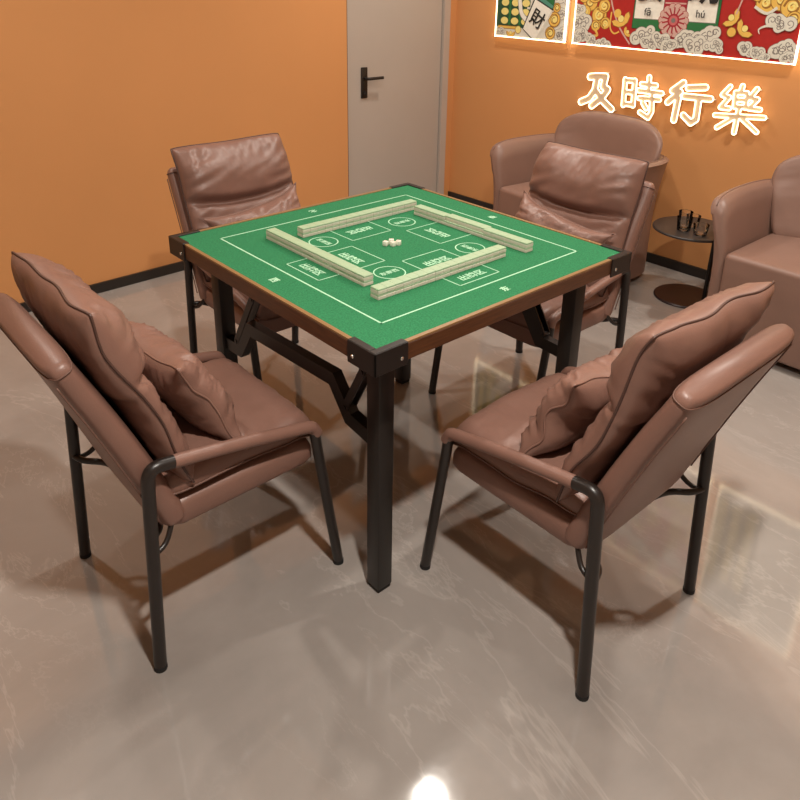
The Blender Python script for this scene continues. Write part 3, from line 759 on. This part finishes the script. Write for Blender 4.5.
def picture(label, y0, y1, z0, z1, draw, texts=()):
    """y0 > y1: left and right edges seen from the room"""
    cy, cz = (y0+y1)/2, (z0+z1)/2; root = tag(empty('wall_picture', (X1, cy, cz)), label, 'picture', 'lit pictures on the orange wall')
    hw, hh = (y0-y1)/2, (z1-z0)/2; d = .030
    MB().box((-d, -hw+.004, -hh+.004), (-.0006, hw-.004, hh-.004)).build('backboard', BEZEL, root)
    fr_ = MB(); w = .0052
    for a in ((-hw, -hh, hw, -hh+w), (-hw, hh-w, hw, hh), (-hw, -hh, -hw+w, hh), (hw-w, -hh, hw, hh)):
        fr_.box((-d-.004, min(a[0],a[2]), min(a[1],a[3])), (-d+.010, max(a[0],a[2]), max(a[1],a[3])))
    fr_.build('led_border', LEDM, root)
    art = Art(); art.x0 = -d-.0004; art.cy, art.cz = cy, cz
    mark = len(art.mb.bm.verts); draw(art)
    for v in art.mb.bm.verts: v.co.y -= cy; v.co.z -= cz
    ob = art.mb.build('printed_artwork', [A[k] for k in AK], root)
    clipbox(ob.data, 1, (-hw+w, -hh+w), (hw-w, hh-w))
    mes = [flat_text(b, s_, None, 0, A['black'], None, mtx=Matrix.Translation((art.x0-.000012*art.L-.0004, y-cy, z-cz)) @ Matrix(((0,0,-1,0),(-1,0,0,0),(0,1,0,0),(0,0,0,1))) @ Matrix.Rotation(r_, 4, 'Z'), bold=bo, extrude=.0001) for (b, s_, y, z, r_, bo) in texts]
    if mes:
        o_ = join_meshes('printed_lettering', mes, A['black'], root); clipbox(o_.data, 1, (-hw+w, -hh+w), (hw-w, hh-w))
    return root
PZ0, PZ1 = 1.052, 1.82
def draw1(a):
    a.rect(1.56, 1.04, 1.06, 1.83, 'cloud')
    a.rect(1.56, 1.108, 1.335, 1.83, 'dgreen')
    for c in range(3):
        for r in range(9):
            y, z = 1.492-c*.074, 1.142+r*.048
            a.rect(y+.030, z-.018, y-.030, z+.018, 'green' if c == 3 else 'dgreen'); a.disc(y, z, .027, 'yellow', 14, .019)
    for c in range(2): a.rect(1.462-c*.074, 1.12, 1.448-c*.074, 1.83, 'green')
    a.rect(1.535, 1.098, 1.385, 1.116, 'dgold'); a.rect(1.533, 1.101, 1.387, 1.113, 'gold')
    a.cloud(1.525, 1.075, .030, seed=3); a.ingot(1.44, 1.075, .030, 0); a.disc(1.388, 1.098, .022, 'dgold'); a.disc(1.388, 1.098, .019, 'yellow')
    for y, z, r in ((1.11, 1.09, .04), (1.10, 1.20, .035), (1.105, 1.28, .04)): a.cloud(y, z, r, seed=int(z*100))
    for y, z, r in ((1.145, 1.165, .040), (1.165, 1.095, .034), (1.135, 1.225, .025)):
        a.disc(y, z, r, 'dgold'); a.disc(y, z, r*.88, 'gold'); a.disc(y, z, r*.6, 'dgold'); a.disc(y, z, r*.5, 'yellow'); a.swirl(y, z, r*.8, .004, 'dgold')
    a.stroke([(1.395, 1.30), (1.385, 1.24), (1.370, 1.185), (1.330, 1.150)], .030, 'grey'); a.stroke([(1.395, 1.30), (1.385, 1.24), (1.370, 1.185), (1.330, 1.150)], .024, 'white')
    a.P([(1.358,1.106),(1.268,1.040),(1.158,1.214),(1.150,1.262),(1.232,1.325),(1.285,1.275)], 'black')
    a.P([(1.352,1.106),(1.268,1.048),(1.166,1.211),(1.282,1.262)], 'white')
    a.P([(1.268,1.048),(1.166,1.211),(1.158,1.205),(1.255,1.046)], 'cloud')
    a.P([(1.278,1.268),(1.164,1.218),(1.156,1.232),(1.262,1.288)], 'teal'); a.P([(1.262,1.290),(1.156,1.234),(1.154,1.258),(1.238,1.318)], 'green')
    for i in range(4):
        a.cloud(1.50-i*.11, 1.60+.04*(i%2), .05, seed=40+i); a.ingot(1.47-i*.1, 1.49+.03*(i%2), .04, .3*i)
    a.rect(1.56, 1.70, 1.06, 1.83, 'red')
    for i in range(5): a.cloud(1.51-i*.1, 1.72, .045, seed=60+i)
picture('narrow lit picture with yellow pads and a tilted white tile, left of the red one', 1.5555, 1.070, PZ0, PZ1, draw1, [('財', .098, 1.258, 1.156, -.50, .0010)])
def draw2(a):
    a.rect(1.03, 1.04, -.12, 1.83, 'red')
    # gold ornament at the left
    for i, (y, z, r) in enumerate(((.93,1.26,.045),(.87,1.20,.045),(.955,1.215,.032),(.905,1.30,.045),(.845,1.245,.035),(.83,1.165,.030),(.885,1.15,.028),(.97,1.29,.035),(.86,1.31,.04))):
        a.disc(y, z, r, 'dgold'); a.disc(y, z, r*.9, 'gold'); a.swirl(y, z, r*.75, r*.16, 'dgold', 1 if i%2 else -1, i); a.swirl(y, z, r*.5, r*.2, 'yellow', -1, i*2)
    a.stroke([(.885,1.13),(.87,1.105),(.90,1.10)], .012, 'gold'); a.stroke([(.80,1.22),(.80,1.15),(.775,1.12),(.745,1.13)], .008, 'gold')
    a.stroke([(.825,1.33),(.80,1.25),(.765,1.18),(.73,1.13),(.678,1.075)], .008, 'rose')
    a.ingot(.74, 1.185, .050, -.5); a.ingot(.70, 1.13, .026, .9); a.disc(.765, 1.215, .020, 'gold')
    a.stroke([(.97,1.335),(.92,1.325),(.87,1.345)], .016, 'rose')
    for y, z, r in ((.985,1.17,.050),(1.0,1.225,.035),(.955,1.10,.045),(.90,1.075,.030),(.83,1.065,.038),(1.0,1.08,.03)): a.cloud(y, z, r, seed=int(y*100))
    # the two tiles on their green bases
    for y0, y1 in ((.672,.520),(.405,.258)):
        a.rect(y0+.006, 1.150, y1-.014, 1.58, 'black'); a.rect(y0+.004, 1.152, y1-.012, 1.575, 'green'); a.rect(y0, 1.195, y1, 1.57, 'grey'); a.rect(y0-.002, 1.198, y1+.002, 1.568, 'white')
    a.rect(.520, 1.232, .405, 1.40, 'crimson')
    for i in range(5): a.rect(.515, 1.24+i*.03, .410, 1.247+i*.03, 'rose')
    a.stroke([(.52,1.17),(.55,1.12),(.50,1.10)], .022, 'green'); a.stroke([(.41,1.17),(.37,1.13),(.42,1.10)], .022, 'green')
    for k in range(14):
        t = 2*pi*k/14; a.disc(.463+.058*cos(t), 1.198+.058*sin(t), .020, 'crimson', 12); a.disc(.463+.058*cos(t), 1.198+.058*sin(t), .0175, 'rose', 12)
    a.disc(.463, 1.198, .055, 'rose', 24)
    for k in range(14):
        t = 2*pi*(k+.5)/14; a.stroke([(.463+.02*cos(t), 1.198+.02*sin(t)), (.463+.058*cos(t), 1.198+.058*sin(t))], .007, 'crimson')
    a.disc(.463, 1.198, .030, 'crimson'); a.disc(.463, 1.198, .022, 'pink'); a.disc(.463, 1.198, .011, 'grey')
    for y, z, r in ((.62,1.125,.050),(.59,1.09,.04),(.51,1.105,.040),(.41,1.115,.045),(.46,1.085,.035),(.295,1.135,.052),(.33,1.10,.045),(.25,1.10,.035)): a.cloud(y, z, r, seed=int(y*1000))
    a.ingot(.185, 1.222, .042, -.9); a.ingot(.125, 1.180, .042, .8); a.disc(.178, 1.165, .022, 'dgold'); a.disc(.178, 1.165, .019, 'gold'); a.stroke([(.17,1.24),(.145,1.33)], .007, 'rose')
    for y, z, r in ((.05,1.29,.045),(-.01,1.305,.045),(-.06,1.28,.05),(-.075,1.235,.03),(.09,1.325,.03)):
        a.disc(y, z, r, 'dgold'); a.disc(y, z, r*.9, 'gold'); a.swirl(y, z, r*.7, r*.18, 'dgold'); a.swirl(y, z, r*.4, r*.18, 'yellow', -1)
    a.stroke([(.095,1.275),(.04,1.25),(0,1.275)], .012, 'cloud')
    a.cloud(-.025, 1.215, .042, seed=5); a.stroke([(-.01,1.20),(.03,1.20),(.06,1.185),(.055,1.165)], .014, 'cloud', True)
    for y, z, r in ((.105,1.095,.035),(.06,1.085,.03),(-.055,1.115,.045),(-.085,1.085,.03),(.01,1.07,.02)): a.cloud(y, z, r, seed=int(y*1000)+7)
    # upper part (above the picture's visible strip)
    for i in range(11):
        a.cloud(.97-i*.105, 1.66+.03*(i%3), .05, seed=200+i)
        if i % 2: a.ingot(.97-i*.105, 1.56, .045, .4*i)
    for i in range(8):
        y, z = .95-i*.14, 1.77; a.disc(y, z, .035, 'gold'); a.swirl(y, z, .026, .005, 'dgold')
    for y in (.92,.80,.16,.02,-.07):
        for z in (1.40, 1.48): a.disc(y, z, .038, 'gold'); a.swirl(y, z, .028, .006, 'dgold')
picture('wide red lit picture with two white tiles, a red flower and pale clouds', 1.0185, -.112, PZ0, PZ1, draw2,
        [('fā', .046, .596, 1.228, 0, .0004), ('hú', .046, .331, 1.232, 0, .0004), ('發', .17, .596, 1.345, 0, .003), ('胡', .17, .331, 1.345, 0, .003)])
def draw3(a):
    a.rect(-.15, 1.04, -.68, 1.83, 'cloud'); a.rect(-.15, 1.11, -.40, 1.83, 'dgreen')
    for c in range(3):
        for r in range(10): a.disc(-.20-c*.074, 1.142+r*.05, .027, 'yellow', 14, .019)
    for i in range(6): a.cloud(-.62+.03*(i%2), 1.10+i*.12, .05, seed=300+i)
    a.P([(-.40,1.10),(-.55,1.10),(-.55,1.35),(-.40,1.35)], 'white')
picture('narrow lit picture right of the red one, beyond the frame of the photograph', -.165, -.65, PZ0, PZ1, draw3)

# ------------------------------------------------------------------ camera
cam_d = bpy.data.cameras.new('camera'); cam = bpy.data.objects.new('camera', cam_d); C.objects.link(cam)
f = Vector((.62025,.69525,-.3632)); r = Vector((.74994,-.66134,.01474)); u = Vector((.22995,.28152,.93159))
M = Matrix((r, u, -f)).transposed().to_4x4(); M.translation = Vector((-1.26, -1.4225, 1.4017)); cam.matrix_world = M
cam_d.sensor_fit = 'HORIZONTAL'; cam_d.sensor_width = 36; cam_d.lens = 748.427/800*36
cam_d.shift_x = (400-398.538)/800; cam_d.shift_y = (260.81-400)/800; cam_d.clip_start = .02
bpy.context.scene.camera = cam
w = bpy.data.worlds.new('world'); bpy.context.scene.world = w; w.use_nodes = True
w.node_tree.nodes['Background'].inputs[0].default_value = (1,.9,.8,1); w.node_tree.nodes['Background'].inputs[1].default_value = .05
vs_ = bpy.context.scene.view_settings
vs_.view_transform = 'Standard'; vs_.look = 'None'; vs_.exposure = -0.08; vs_.gamma = 1; vs_.use_curve_mapping = False
